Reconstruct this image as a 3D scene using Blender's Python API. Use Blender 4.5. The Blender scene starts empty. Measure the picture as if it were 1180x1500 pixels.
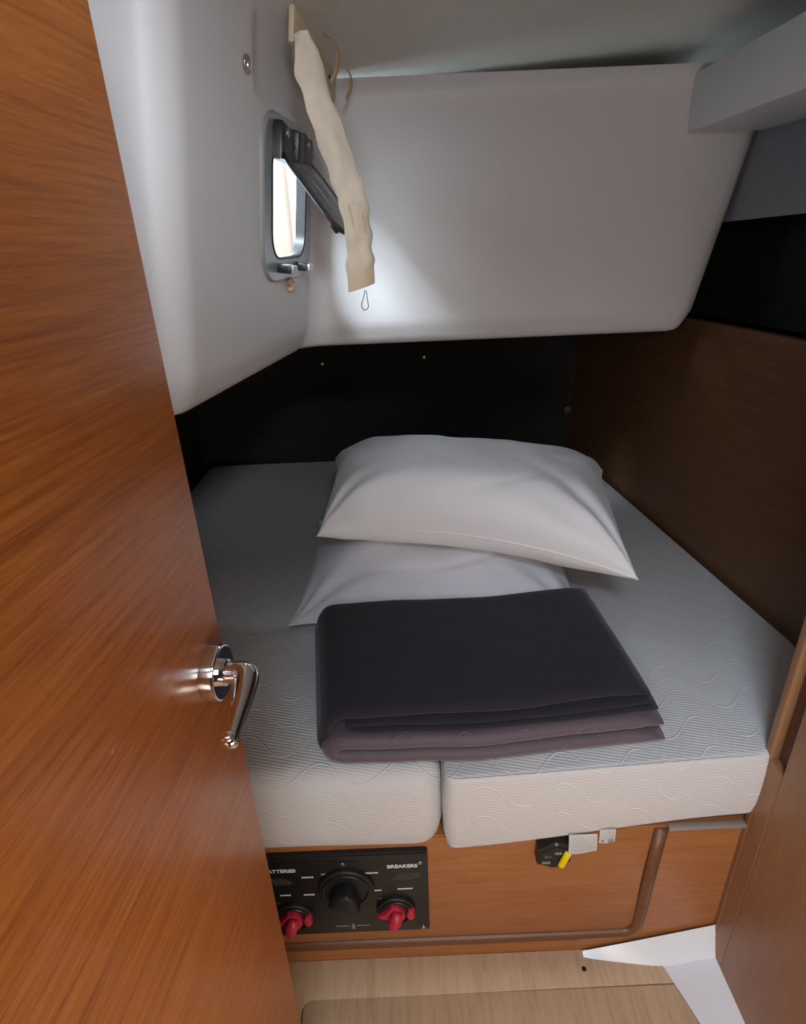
import bpy, bmesh, math, random
from mathutils import Vector, Matrix, noise
PI = math.pi
SC = bpy.context.scene
COL = SC.collection

# ------------------------------------------------------------------ camera, sky, lamps, exposure
th, ro, fpx = math.radians(24.7), math.radians(2.46), 850.0
Fw = Vector((0, math.cos(th), -math.sin(th)))
R0, U0 = Vector((1, 0, 0)), Vector((0, math.sin(th), math.cos(th)))
Rt = math.cos(ro)*R0 - math.sin(ro)*U0
Up = math.cos(ro)*U0 + math.sin(ro)*R0
cd = bpy.data.cameras.new('camera'); cam = bpy.data.objects.new('camera', cd); COL.objects.link(cam)
cd.sensor_fit = 'VERTICAL'; cd.sensor_height = 36.0; cd.lens = 36.0*fpx/1500.0; cd.clip_start = .01
M = Matrix((Rt, Up, -Fw)).transposed().to_4x4(); M.translation = Vector((0, 0, 1.29))
cam.matrix_world = M
SC.camera = cam

w = bpy.data.worlds.new('sky'); SC.world = w; w.use_nodes = True
bg = w.node_tree.nodes['Background']; bg.inputs[0].default_value = (.74, .92, 1, 1); bg.inputs[1].default_value = 9.0

def area(name, loc, target, sx, sy, power, color, portal=False, spread=180):
    l = bpy.data.lights.new(name, 'AREA'); l.shape = 'RECTANGLE'; l.size = sx; l.size_y = sy
    l.energy = power; l.color = color
    l.spread = math.radians(spread)
    if portal: l.cycles.is_portal = True
    o = bpy.data.objects.new(name, l); COL.objects.link(o); o.location = loc
    o.rotation_euler = (Vector(target)-Vector(loc)).to_track_quat('-Z', 'Y').to_euler()
    return o
area('companionway_daylight', (-.10, -.45, 1.46), (.14, 1.0, .66), .3, .3, 3.5, (.95, .96, 1))
area('left_wall_fill', (.16, -.28, 1.80), (-.31, .90, 1.44), .2, .2, 1.15, (.84, .92, 1), spread=44)  # unseen fill lamp, added to brighten the left wall
area('hatch_daylight', (.06, -.30, 1.88), (.62, .72, .4), .35, .3, 3.4, (.64, .82, 1), spread=75)
area('saloon_daylight', (.27, -.45, .66), (.12, .68, .08), .45, .4, 6.6, (1, .88, .76))
area('window_portal', (-.225, 1.235, 1.375), (1.0, 1.06, 1.27), .20, .19, 1, (1, 1, 1), portal=True)
sl = bpy.data.lights.new('sun', 'SUN'); sl.energy = 20.0; sl.angle = math.radians(32); sl.color = (.74, .89, 1)
so = bpy.data.objects.new('sun', sl); COL.objects.link(so); so.location = (-3, -3, 5)
so.rotation_euler = Vector((.165, .19, -.20)).to_track_quat('-Z', 'Y').to_euler()
SC.view_settings.view_transform = 'Standard'; SC.view_settings.look = 'None'
SC.view_settings.gamma = 1; SC.view_settings.use_curve_mapping = False
SC.view_settings.exposure = 0.0
SC.cycles.max_bounces = 8; SC.cycles.diffuse_bounces = 4; SC.cycles.transparent_max_bounces = 12
SC.cycles.caustics_reflective = False; SC.cycles.caustics_refractive = False
SC.cycles.sample_clamp_indirect = 4.0

# ------------------------------------------------------------------ node helpers and materials
class NT:
    def __init__(s, name):
        s.m = bpy.data.materials.new(name); s.m.use_nodes = True
        s.t = s.m.node_tree; s.b = s.t.nodes['Principled BSDF']; s.out = s.t.nodes['Material Output']
    def n(s, typ, **kw):
        x = s.t.nodes.new(typ)
        for k, v in kw.items(): setattr(x, k, v)
        return x
    def l(s, a, b): s.t.links.new(a, b)
    def math(s, op, a, b=None, c=None, clamp=False):
        x = s.n('ShaderNodeMath', operation=op, use_clamp=clamp)
        for i, v in enumerate((a, b, c)):
            if v is None: continue
            if isinstance(v, (int, float)): x.inputs[i].default_value = v
            else: s.l(v, x.inputs[i])
        return x.outputs[0]
    def coords(s, rz=0, scale=(1, 1, 1)):
        c = s.n('ShaderNodeTexCoord'); mp = s.n('ShaderNodeMapping')
        mp.inputs['Rotation'].default_value = (0, 0, rz)
        s.l(c.outputs['Object'], mp.inputs['Vector'])
        m2 = s.n('ShaderNodeMapping'); m2.inputs['Scale'].default_value = scale
        s.l(mp.outputs[0], m2.inputs['Vector'])
        return m2.outputs[0]
    def noise(s, vec, scale, detail=3, rough=.5, dist=0):
        x = s.n('ShaderNodeTexNoise'); x.inputs['Scale'].default_value = scale
        x.inputs['Detail'].default_value = detail; x.inputs['Roughness'].default_value = rough
        x.inputs['Distortion'].default_value = dist
        if vec is not None: s.l(vec, x.inputs['Vector'])
        return x.outputs[0]
    def ramp(s, fac, stops):
        x = s.n('ShaderNodeValToRGB'); e = x.color_ramp.elements
        while len(e) < len(stops): e.new(.5)
        for i, (p, c) in enumerate(stops): e[i].position = p; e[i].color = (*c, 1)
        s.l(fac, x.inputs[0]); return x.outputs[0]
    def bump(s, h, strength, dist=.001):
        x = s.n('ShaderNodeBump'); x.inputs['Strength'].default_value = strength; x.inputs['Distance'].default_value = dist
        s.l(h, x.inputs['Height']); s.l(x.outputs[0], s.b.inputs['Normal']); return x
    def set(s, color=None, rough=.5, metal=0, spec=None, coat=0, sheen=0):
        if color is not None: s.b.inputs['Base Color'].default_value = (*color, 1)
        s.b.inputs['Roughness'].default_value = rough; s.b.inputs['Metallic'].default_value = metal
        if spec is not None: s.b.inputs['Specular IOR Level'].default_value = spec
        s.b.inputs['Coat Weight'].default_value = coat; s.b.inputs['Sheen Weight'].default_value = sheen
        return s

def wood(name, dark, mid, light, scale, rz=0, rough=.38, coat=.0, bump=.12, freq=9):
    t = NT(name); t.set(rough=rough, coat=coat)
    v = t.coords(rz, scale)
    a = t.noise(v, freq, 4, .6, .25)
    v2 = t.coords(rz, tuple(x*3.1 for x in scale)); b = t.noise(v2, freq*1.7, 2, .5)
    v3 = t.coords(rz, tuple(x*.28 for x in scale)); c = t.noise(v3, freq, 2, .5)
    f = t.math('ADD', t.math('MULTIPLY', a, .5), t.math('ADD', t.math('MULTIPLY', b, .25), t.math('MULTIPLY', c, .25)))
    t.l(t.ramp(f, [(.34, dark), (.5, mid), (.66, light)]), t.b.inputs['Base Color'])
    t.bump(f, bump, .0008)
    return t.m

def plain(name, color, rough=.5, metal=0, vary=.0, nscale=30, bump=0, spec=None, sheen=0, coat=0, bdist=.001):
    t = NT(name); t.set(color, rough, metal, spec, coat, sheen)
    nz = t.noise(t.coords(), nscale, 3)
    if vary:
        lo = tuple(max(0, x*(1-vary)) for x in color); hi = tuple(min(1, x*(1+vary)) for x in color)
        t.l(t.ramp(nz, [(.3, lo), (.7, hi)]), t.b.inputs['Base Color'])
    if bump: t.bump(nz, bump, bdist)
    return t.m

DANG = math.radians(5.5)
M_door = wood('door_teak', (.26, .066, .011), (.44, .135, .022), (.56, .20, .042), (1.5, 1.5, 42), rough=.34, coat=.12, freq=9)
M_locker = wood('locker_teak', (.25, .085, .026), (.33, .125, .040), (.39, .16, .055), (1.2, 8, 16), rough=.40)
M_bead = wood('bead_teak', (.10, .036, .014), (.135, .052, .021), (.17, .07, .03), (1.5, 12, 12), rough=.42)
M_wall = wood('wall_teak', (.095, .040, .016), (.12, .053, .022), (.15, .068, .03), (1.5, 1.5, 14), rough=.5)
M_post = wood('post_teak', (.24, .115, .052), (.28, .137, .063), (.32, .16, .077), (6, 6, 1.2), rough=.42)
M_floor = wood('floor_oak', (.44, .29, .175), (.55, .385, .245), (.62, .455, .305), (16, 1.3, 5), rough=.42, freq=6)
M_dark = plain('dark_lining_with_shade', (.014, .0115, .0095), .85, vary=.2, nscale=60, bump=.15)  # near-black also carries the shade on the wall at the berth foot
M_gel = plain('white_gelcoat', (.56, .53, .53), .5, vary=.02, nscale=4, bump=.03, bdist=.002)
M_head = plain('headliner_vinyl', (.52, .48, .43), .6, vary=.03, nscale=90, bump=.08)
M_liner = plain('white_liner', (.74, .76, .80), .3, vary=.02, nscale=5)
M_hull = plain('hull_white_shaded', (.36, .37, .41), .6, vary=.03, nscale=40, bump=.1)  # white hull paint, the shade on it mixed in as blue-grey
M_black = plain('black_plastic', (.012, .011, .011), .38, vary=.1, nscale=80)
M_blackm = plain('matt_black_plastic', (.008, .008, .009), .5, vary=.1, nscale=80)
M_chrome = plain('chrome', (.86, .85, .83), .07, 1, vary=.01)
M_steel = plain('steel_screw', (.45, .42, .38), .3, 1, vary=.1, nscale=200)
M_alu = plain('grey_aluminium', (.42, .43, .44), .42, .7, vary=.04, nscale=60)
M_ledge = plain('ledge_strip_grey', (.30, .24, .20), .45, .2, vary=.05, nscale=40)
M_red = plain('red_plastic', (.46, .022, .045), .42, vary=.05)
M_yel = plain('yellow_plastic', (.80, .58, .0), .4, vary=.05)
M_white = plain('white_print', (.72, .72, .70), .6, vary=.02)
M_greyp = plain('grey_print', (.20, .20, .19), .6, vary=.02)
M_dimp = plain('dim_print', (.06, .06, .055), .6, vary=.02)
M_tag = plain('white_tag', (.80, .78, .76), .8, vary=.03, nscale=60, bump=.2)
M_ink = plain('tag_ink', (.22, .24, .30), .8, vary=.02)
M_blind = plain('cream_cloth', (.70, .61, .49), .85, vary=.05, nscale=35, bump=.25, sheen=.1)
M_rail = plain('cream_batten', (.60, .48, .33), .6, vary=.04, nscale=20)
M_strap = plain('tan_strap', (.42, .28, .14), .7, vary=.06, nscale=80, bump=.3)
M_cord = plain('dark_cord', (.06, .055, .05), .7)
M_peach = plain('peach_panel', (.17, .112, .088), .6, vary=.04, nscale=6)
M_out = plain('outside_white', (.75, .82, .85), .6, vary=.02)
M_clip = plain('peach_clip', (.62, .42, .30), .5)

def cloth(name, color, quilt=None, rib=None, wr=.25, rough=.85, fine=900, sheen=.2, dist=.0022):
    """woven cloth: fine weave, optional stitched wave lines (row pitch, amplitude, wavelength, depth) and ribbing (period, angle)"""
    t = NT(name); t.set(color, rough, spec=.25, sheen=sheen)
    c = t.n('ShaderNodeTexCoord'); sp = t.n('ShaderNodeSeparateXYZ'); t.l(c.outputs['Object'], sp.inputs[0])
    u = sp.outputs[0]; v = t.math('ADD', sp.outputs[1], sp.outputs[2])
    nz = t.noise(c.outputs['Object'], 14, 4, .6)
    h = t.math('MULTIPLY', nz, wr)
    fn = t.noise(c.outputs['Object'], fine, 1); h = t.math('ADD', h, t.math('MULTIPLY', fn, .05))
    if rib:
        per, ang = rib
        q = t.math('ADD', t.math('MULTIPLY', u, math.sin(ang)*2*PI/per), t.math('MULTIPLY', v, math.cos(ang)*2*PI/per))
        h = t.math('ADD', h, t.math('MULTIPLY', t.math('SINE', q), .085))
    if quilt:
        pit, amp, lam, dep = quilt
        wob = t.math('MULTIPLY', t.noise(c.outputs['Object'], 5, 1), 1.6)
        s = t.math('SINE', t.math('ADD', t.math('MULTIPLY', u, 2*PI/lam), wob))
        ph = t.math('ADD', t.math('DIVIDE', v, pit), t.math('MULTIPLY', s, amp/pit))
        fr = t.math('ABSOLUTE', t.math('SUBTRACT', t.math('FRACT', ph), .5))      # 0 on the stitched line
        line = t.math('SUBTRACT', 1, t.math('DIVIDE', fr, .035, clamp=True), clamp=True)
        puff = t.math('POWER', t.math('MULTIPLY', fr, 2), .6)
        h = t.math('ADD', h, t.math('MULTIPLY', line, dep))
        h = t.math('ADD', h, t.math('MULTIPLY', puff, .35))
        lc = tuple(min(1, x*1.2+.006) for x in color)
        t.l(t.ramp(line, [(.0, color), (1, lc)]), t.b.inputs['Base Color'])
    t.bump(h, 1.0, dist)
    return t.m
M_matt = cloth('mattress_knit', (.57, .545, .535), quilt=(.066, .024, .13, .48), rib=(.0062, .25), wr=.6)
M_pill = cloth('pillow_cotton', (.85, .82, .835), wr=1.3, fine=1400)
M_qtop = cloth('quilt_backing', (.020, .017, .024), wr=1.2, fine=700, rough=.95, sheen=.15)
M_qlow = cloth('quilt_satin', (.100, .071, .084), quilt=(.08, .024, .10, .35), wr=1.2, rough=.55, sheen=.3)

def glass_mat():
    t = NT('smoked_acrylic'); t.t.nodes.remove(t.b)
    tr = t.n('ShaderNodeBsdfTransparent'); tr.inputs[0].default_value = (.80, .83, .86, 1)
    gl = t.n('ShaderNodeBsdfGlossy'); gl.inputs['Roughness'].default_value = .04
    fr = t.n('ShaderNodeFresnel'); fr.inputs[0].default_value = 1.25
    mx = t.n('ShaderNodeMixShader'); t.l(fr.outputs[0], mx.inputs[0]); t.l(tr.outputs[0], mx.inputs[1]); t.l(gl.outputs[0], mx.inputs[2])
    t.l(mx.outputs[0], t.out.inputs[0]); return t.m
M_glass = glass_mat()

# ------------------------------------------------------------------ mesh helpers
def tag(o, label=None, cat=None, group=None, kind=None):
    for k, v in (('label', label), ('category', cat), ('group', group), ('kind', kind)):
        if v: o[k] = v
    return o
def empty(name, loc, **kw):
    o = bpy.data.objects.new(name, None); COL.objects.link(o); o.location = loc; o.empty_display_size = .05
    return tag(o, **kw)
def origin(o):
    p = Vector((0, 0, 0))
    while o is not None: p = p+o.location; o = o.parent
    return p
def obj(name, bm, mat, parent=None, smooth=False, **kw):
    if parent is not None: bmesh.ops.translate(bm, verts=bm.verts, vec=-origin(parent))
    bmesh.ops.recalc_face_normals(bm, faces=bm.faces)
    me = bpy.data.meshes.new(name); bm.to_mesh(me); bm.free()
    me.materials.append(mat)
    if smooth:
        for p in me.polygons: p.use_smooth = True
        if smooth != True: me.set_sharp_from_angle(angle=math.radians(smooth))
    o = bpy.data.objects.new(name, me); COL.objects.link(o); o.parent = parent
    return tag(o, **kw)
def pyd(verts, faces):
    bm = bmesh.new(); vs = [bm.verts.new(v) for v in verts]
    for f in faces:
        try: bm.faces.new([vs[i] for i in f])
        except ValueError: pass
    return bm
def rbox(c, s, bev=0, seg=2, mat=None, bm=None):
    """bevelled box, centre c and size s; mat: a 4x4 that takes local to world instead of c"""
    b = bmesh.new(); bmesh.ops.create_cube(b, size=1)
    bmesh.ops.scale(b, verts=b.verts, vec=s)
    if bev: bmesh.ops.bevel(b, geom=b.edges[:], offset=bev, segments=seg, affect='EDGES', profile=.5)
    if mat is not None: b.transform(mat)
    else: bmesh.ops.translate(b, verts=b.verts, vec=c)
    if bm is None: return b
    join(bm, b); return bm
def join(bm, b):
    me = bpy.data.meshes.new('tmp'); b.to_mesh(me); b.free(); bm.from_mesh(me); bpy.data.meshes.remove(me)
def prism(pts, mat4, depth, bev=0, seg=2):
    """polygon pts in local XY, extruded along local +Z by depth"""
    b = bmesh.new(); vs = [b.verts.new((x, y, 0)) for x, y in pts]; f = b.faces.new(vs)
    r = bmesh.ops.extrude_face_region(b, geom=[f]); top = [v for v in r['geom'] if isinstance(v, bmesh.types.BMVert)]
    bmesh.ops.translate(b, verts=top, vec=(0, 0, depth))
    if bev:
        ts = set(top); es = [e for e in b.edges if e.verts[0] in ts and e.verts[1] in ts]
        bmesh.ops.bevel(b, geom=es, offset=bev, segments=seg, affect='EDGES', profile=.5)
    b.transform(mat4); return b
def frame(o, x, y, z):
    m = Matrix((Vector(x), Vector(y), Vector(z))).transposed().to_4x4(); m.translation = Vector(o); return m
def rrect(w, h, r, n=8, cx=0, cy=0):
    out = []
    for (sx, sy, a0) in ((1, 1, 0), (-1, 1, 90), (-1, -1, 180), (1, -1, 270)):
        for i in range(n+1):
            a = math.radians(a0+90*i/n); out.append((cx+sx*(w/2-r)+r*math.cos(a), cy+sy*(h/2-r)+r*math.sin(a)))
    return out
def ring(outer, inner, mat4, depth, bev=0):
    """a flat frame between two outlines with the same point count, depth along +Z, outer edge chamfered"""
    n = len(outer); cx = sum(p[0] for p in outer)/n; cy = sum(p[1] for p in outer)/n
    sh = lambda p, d: (p[0]-(p[0]-cx)/max(1e-6, math.hypot(p[0]-cx, p[1]-cy))*d, p[1]-(p[1]-cy)/max(1e-6, math.hypot(p[0]-cx, p[1]-cy))*d)
    rows = [[(*p, 0) for p in outer], [(*p, depth-bev) for p in outer], [(*sh(p, bev), depth) for p in outer],
            [(*sh(p, -bev), depth) for p in inner], [(*p, depth-bev) for p in inner], [(*p, 0) for p in inner]]
    v = [q for r in rows for q in r]; f = []
    for k in range(6):
        a, b = k*n, ((k+1) % 6)*n
        for i in range(n): f.append((a+i, a+(i+1) % n, b+(i+1) % n, b+i))
    bm = pyd(v, f); bm.transform(mat4); return bm
def cyl(p, axis, r, h, seg=24, bev=0, r2=None):
    b = bmesh.new(); bmesh.ops.create_cone(b, cap_ends=True, segments=seg, radius1=r, radius2=r if r2 is None else r2, depth=h)
    bmesh.ops.translate(b, verts=b.verts, vec=(0, 0, h/2))
    if bev:
        es = [e for e in b.edges if e.verts[0].co.z > h-1e-6 and e.verts[1].co.z > h-1e-6]
        bmesh.ops.bevel(b, geom=es, offset=bev, segments=3, affect='EDGES', profile=.5)
    q = Vector(axis).normalized().to_track_quat('Z', 'Y').to_matrix().to_4x4(); q.translation = Vector(p); b.transform(q); return b
def tube(pts, rad, seg=10, flat=None, caps=True):
    """a swept tube; rad a number or a list; flat=(a,b,upvector) gives an elliptical section"""
    pts = [Vector(p) for p in pts]; n = len(pts); rad = rad if isinstance(rad, (list, tuple)) else [rad]*n
    v, f = [], []; up = Vector(flat[2]) if flat else None; prev = None
    for i, p in enumerate(pts):
        t = (pts[min(i+1, n-1)]-pts[max(i-1, 0)]).normalized()
        if flat: s = t.cross(up).normalized(); u = s.cross(t).normalized()
        else:
            if prev is None: prev = Vector((0, 0, 1)) if abs(t.z) < .9 else Vector((1, 0, 0))
            s = t.cross(prev).normalized(); u = s.cross(t).normalized(); prev = u
        a, b = (flat[0], flat[1]) if flat else (1, 1)
        for k in range(seg):
            an = 2*PI*k/seg; v.append(p+s*math.cos(an)*rad[i]*a+u*math.sin(an)*rad[i]*b)
    for i in range(n-1):
        for k in range(seg): f.append((i*seg+k, i*seg+(k+1) % seg, (i+1)*seg+(k+1) % seg, (i+1)*seg+k))
    if caps: f.append(tuple(range(seg))); f.append(tuple((n-1)*seg+k for k in range(seg)))
    return pyd(v, f)
def smooth_path(pts, n=8):
    """Catmull-Rom through the points"""
    P = [Vector(p) for p in pts]; P = [2*P[0]-P[1]]+P+[2*P[-1]-P[-2]]; out = []
    for i in range(1, len(P)-2):
        for k in range(n):
            t = k/n; a, b, c, d = P[i-1:i+3]
            out.append(.5*((2*b)+(c-a)*t+(2*a-5*b+4*c-d)*t*t+(3*b-a-3*c+d)*t**3))
    out.append(P[-2]); return out
def grid(nu, nv, fn):
    v = [fn(i/(nu-1), j/(nv-1)) for j in range(nv) for i in range(nu)]
    f = [(j*nu+i, j*nu+i+1, (j+1)*nu+i+1, (j+1)*nu+i) for j in range(nv-1) for i in range(nu-1)]
    return pyd(v, f)
def cut(o, cutter_bm):
    """subtract a shape from an object for good (no modifier and no cutter is left behind)"""
    me = bpy.data.meshes.new('tmp'); bmesh.ops.recalc_face_normals(cutter_bm, faces=cutter_bm.faces); cutter_bm.to_mesh(me); cutter_bm.free()
    c = bpy.data.objects.new('tmp', me); COL.objects.link(c)
    m = o.modifiers.new('cut', 'BOOLEAN'); m.operation = 'DIFFERENCE'; m.object = c; m.solver = 'EXACT'
    dg = bpy.context.evaluated_depsgraph_get(); new = bpy.data.meshes.new_from_object(o.evaluated_get(dg))
    o.modifiers.clear(); old = o.data; o.data = new; bpy.data.meshes.remove(old); bpy.data.objects.remove(c); bpy.data.meshes.remove(me)
def text_bm(s, size, mat4, bold=0.0):
    cu = bpy.data.curves.new('tmp', 'FONT'); cu.body = s; cu.size = size; cu.extrude = .0003; cu.offset = bold; cu.align_x = 'CENTER'
    o = bpy.data.objects.new('tmp', cu); COL.objects.link(o)
    dg = bpy.context.evaluated_depsgraph_get(); me = bpy.data.meshes.new_from_object(o.evaluated_get(dg))
    bm = bmesh.new(); bm.from_mesh(me); bm.transform(mat4)
    bpy.data.objects.remove(o); bpy.data.curves.remove(cu); bpy.data.meshes.remove(me); return bm
def sstep(a, b, x):
    t = min(1, max(0, (x-a)/(b-a))); return t*t*(3-2*t)

# ------------------------------------------------------------------ the cabin shell
YL = .68                                    # face of the berth locker
ceil_z = lambda y: 1.585+.18*(1.41-y)
ZB = 1.080                                  # underside of the white cockpit moulding

# white moulding: left wall with the port, then the panel across the berth
KL, KR = .14, .21                           # how far it leans to the right per metre of height
def arc(cx, cy, r, a0, a1, n):
    return [(cx+r*math.cos(math.radians(a0+(a1-a0)*i/n)), cy+r*math.sin(math.radians(a0+(a1-a0)*i/n))) for i in range(n+1)]
def densify(p, d):
    out = [p[0]]
    for a, b in zip(p, p[1:]):
        n = max(1, int(math.ceil(math.hypot(b[0]-a[0], b[1]-a[1])/d)))
        out += [(a[0]+(b[0]-a[0])*k/n, a[1]+(b[1]-a[1])*k/n) for k in range(1, n+1)]
    return out
planL = densify([(-.80, .795), (-.345, .797)]+arc(-.341, .849, .052, -88, -8, 10)[1:]+[(-.205, 1.365)], .018)
planB = densify([(-.205, 1.365)]+arc(-.163, 1.363, .047, 176, 96, 6)[1:]+[(-.12, 1.41), (.655, 1.41)]+arc(.655, 1.452, .042, -90, 0, 8)[1:]+[(.697, 2.19)], .03)
profile_z = [(.036, -.004, 0), (.022, .0, 0), (.016, .005, 0), (.0115, .014, 0), (.004, .034, 0), (.001, .043, 0), (0, .054, 0)]
def moulding(name, plan, lean):
    n = len(plan); nor = []
    for i in range(n):
        a, b = plan[max(i-1, 0)], plan[min(i+1, n-1)]; d = Vector((b[0]-a[0], b[1]-a[1], 0)).normalized()
        nor.append(Vector((d.y, -d.x, 0)))                    # towards the cabin
    rows = []
    NZ = 34
    for ins, dz, _ in profile_z: rows.append([(Vector((x, y, 0))-nor[i]*ins, ZB+dz) for i, (x, y) in enumerate(plan)])
    z0 = ZB+.054
    for k in range(1, NZ+1):
        row = []
        for i, (x, y) in enumerate(plan):
            zt = ceil_z(min(y, 1.41))+.004; z = z0+(zt-z0)*k/NZ
            off = 0
            up = zt-z
            if up < .030: off = .030*(1-math.sqrt(max(0, 1-((.030-up)/.030)**2)))      # cove into the ceiling
            if name == 'wall_left':                                                # pocket for the blind above the port
                off -= .011*sstep(1.055, 1.085, y)*sstep(1.50, 1.525, z)*(1-sstep(1.585, 1.615, z))*(1-sstep(1.27, 1.33, y))
            row.append((Vector((x, y, 0))+nor[i]*off, z))
        rows.append(row)
    vs = []
    for r in rows:
        for i, (p, z) in enumerate(r):
            k = lean(plan[i]); vs.append((p.x+k*(z-1.085), p.y, z))
    f = [(j*n+i, j*n+i+1, (j+1)*n+i+1, (j+1)*n+i) for j in range(len(rows)-1) for i in range(n-1)]
    return pyd(vs, f)
def solid(bm, t):
    bmesh.ops.recalc_face_normals(bm, faces=bm.faces)
    bmesh.ops.solidify(bm, geom=bm.faces[:], thickness=t)
    return bm
leanL = lambda p: KL
leanB = lambda p: KL+(KR-KL)*sstep(-.2, .66, p[0])
bml = moulding('wall_left', planL, leanL); bmesh.ops.recalc_face_normals(bml, faces=bml.faces)
me_dir = sum((f.normal.x*f.calc_area() for f in bml.faces))
if me_dir < 0: bmesh.ops.reverse_faces(bml, faces=bml.faces)
bmesh.ops.solidify(bml, geom=bml.faces[:], thickness=.012)
wall_left = obj('wall_left', bml, M_gel, smooth=50, kind='structure', label='white moulded cabin side with the small open portlight')
bmb = moulding('wall_panel', planB, leanB)
wall_panel = obj('wall_front', bmb, M_gel, smooth=50, kind='structure', label='white moulded panel hanging across the berth under the ceiling')
# underside of the moulding, above the dark foot of the berth
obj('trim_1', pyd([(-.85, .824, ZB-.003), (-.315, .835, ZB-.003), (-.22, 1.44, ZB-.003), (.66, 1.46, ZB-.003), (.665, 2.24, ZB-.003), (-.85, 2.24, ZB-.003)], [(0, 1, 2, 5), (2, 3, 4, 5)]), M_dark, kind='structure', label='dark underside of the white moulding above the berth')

# window axes on the leaning left wall
ws = Vector((.14, 1, 0)).normalized()                       # along the wall, away from the camera
wu = Vector((KL, 0, 1)).normalized(); wu = (wu-ws*wu.dot(ws)).normalized()
wn = ws.cross(wu).normalized()                              # towards the cabin (+X)
if wn.x < 0: wn = -wn
def wallpt(y, z): return Vector((-.289+.14*(y-.812)+KL*(z-1.085), y, z))
WC = wallpt(1.222, 1.368)
FW = frame(WC, ws, wu, wn)                                  # local x along, y up, z into the cabin
def wp(a, b, c): return FW @ Vector((a, b, c))
cut(wall_left, prism(rrect(.222, .196, .05), frame(WC-wn*.06, ws, wu, wn), .12))
for p in wall_left.data.polygons: p.use_smooth = True
wall_left.data.set_sharp_from_angle(angle=math.radians(50))

# ceiling
cp = [(-.9, -.16), (1.35, -.16), (1.35, 2.3), (.66, 2.3), (.66, 1.44), (-.13, 1.43), (-.17, 1.37), (-.235, .87), (-.26, .80), (-.9, .79)]
def ceil_bm():
    b = bmesh.new(); lo = [b.verts.new((x, y, ceil_z(min(y, 1.41)))) for x, y in cp]; f = b.faces.new(lo)
    bmesh.ops.triangulate(b, faces=[f]); return b
obj('ceiling', ceil_bm(), M_head, kind='structure', label='pale beige cabin headliner')
# box beam along the right side, a shadow gap above it
obj('trim_2', rbox((.925, .66, 1.528), (.61, 1.50, .104), .006, 2), M_gel, smooth=40, kind='structure', label='white box beam running under the ceiling at right')
# hull lining at right: teak lining, dark shelf, white hull side with its shade in the grey
rp = lambda y, o=0: .792-.0919*(y-.942)+o
def strip(y0, y1, o0, z0, o1, z1, t):
    a = [(rp(y0, o0), y0, z0), (rp(y1, o0), y1, z0), (rp(y1, o1), y1, z1), (rp(y0, o1), y0, z1)]
    b = [(x+t, y, z) for x, y, z in a]
    return pyd(a+b, [(0, 1, 2, 3), (4, 5, 6, 7), (0, 1, 5, 4), (1, 2, 6, 5), (2, 3, 7, 6), (3, 0, 4, 7)])
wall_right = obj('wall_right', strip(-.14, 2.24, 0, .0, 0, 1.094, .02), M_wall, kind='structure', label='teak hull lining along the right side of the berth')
obj('trim_3', strip(-.14, 2.24, .02, 1.075, .34, 1.075, .01), M_dark, kind='structure', label='dark shelf behind the top of the right lining')
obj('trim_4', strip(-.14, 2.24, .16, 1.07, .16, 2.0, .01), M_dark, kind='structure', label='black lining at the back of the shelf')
bmh = grid(24, 10, lambda u, v: (rp(-.14+2.38*u, .015*math.sin(PI*v)+.05*v), -.14+2.38*u, (1.345-.055*u)*(1-v)+1.90*v))
bmesh.ops.solidify(bmh, geom=bmh.faces[:], thickness=-.012)
obj('trim_5', bmh, M_hull, smooth=60, kind='structure', label='white painted hull side above the dark shelf, shade put into its grey colour')
# foot wall of the berth with shade in its near-black; dark lining at the left
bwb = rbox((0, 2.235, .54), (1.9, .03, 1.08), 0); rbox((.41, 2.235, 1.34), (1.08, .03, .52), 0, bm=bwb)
wall_back = obj('wall_back', bwb, M_dark, kind='structure', label='wall at the foot of the berth, its shade put into the near-black colour')
for x, z in ((-.28, .895), (.104, .903)):
    obj('screw', cyl((x, 2.22, z), (0, -1, 0), .006, .003, 12, .001), M_steel, wall_back, smooth=40)
obj('cap', cyl((.66, 2.22, .68), (0, -1, 0), .014, .004, 16, .001), M_wall, wall_back, smooth=40)
obj('wall_return', rbox((-.72, .783, .55), (.22, .02, 1.10), 0), M_dark, kind='structure', label='dark return at the left end of the berth behind the door')
obj('wall_side', rbox((-.80, 1.5, .55), (.03, 1.45, 1.07), 0), M_dark, kind='structure', label='dark lining along the left of the berth')
# bulkhead and the saloon behind the camera
obj('wall_bulkhead', rbox((-.62, .315, .95), (.04, 1.0, 1.9), .002), M_post, kind='structure', label='wood bulkhead behind the open door')
sal = rbox((0, -1.45, .98), (3.4, 2.62, 2.0), 0)
for f in [f for f in sal.faces if f.normal.y > .9]: sal.faces.remove(f)
obj('wall_saloon', sal, M_gel, kind='structure', label='white saloon around the companionway, behind the viewer')
obj('wall_doorway_left', rbox((-1.15, -.155, .98), (1.10, .03, 2.0), 0), M_post, kind='structure', label='wood bulkhead left of the doorway')
obj('wall_doorway_right', rbox((1.16, -.155, .98), (1.10, .03, 2.0), 0), M_post, kind='structure', label='wood bulkhead right of the doorway')
obj('wall_lintel', rbox((0, -.155, 1.89), (1.3, .03, .18), 0), M_post, kind='structure', label='wood lintel over the doorway')

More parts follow.
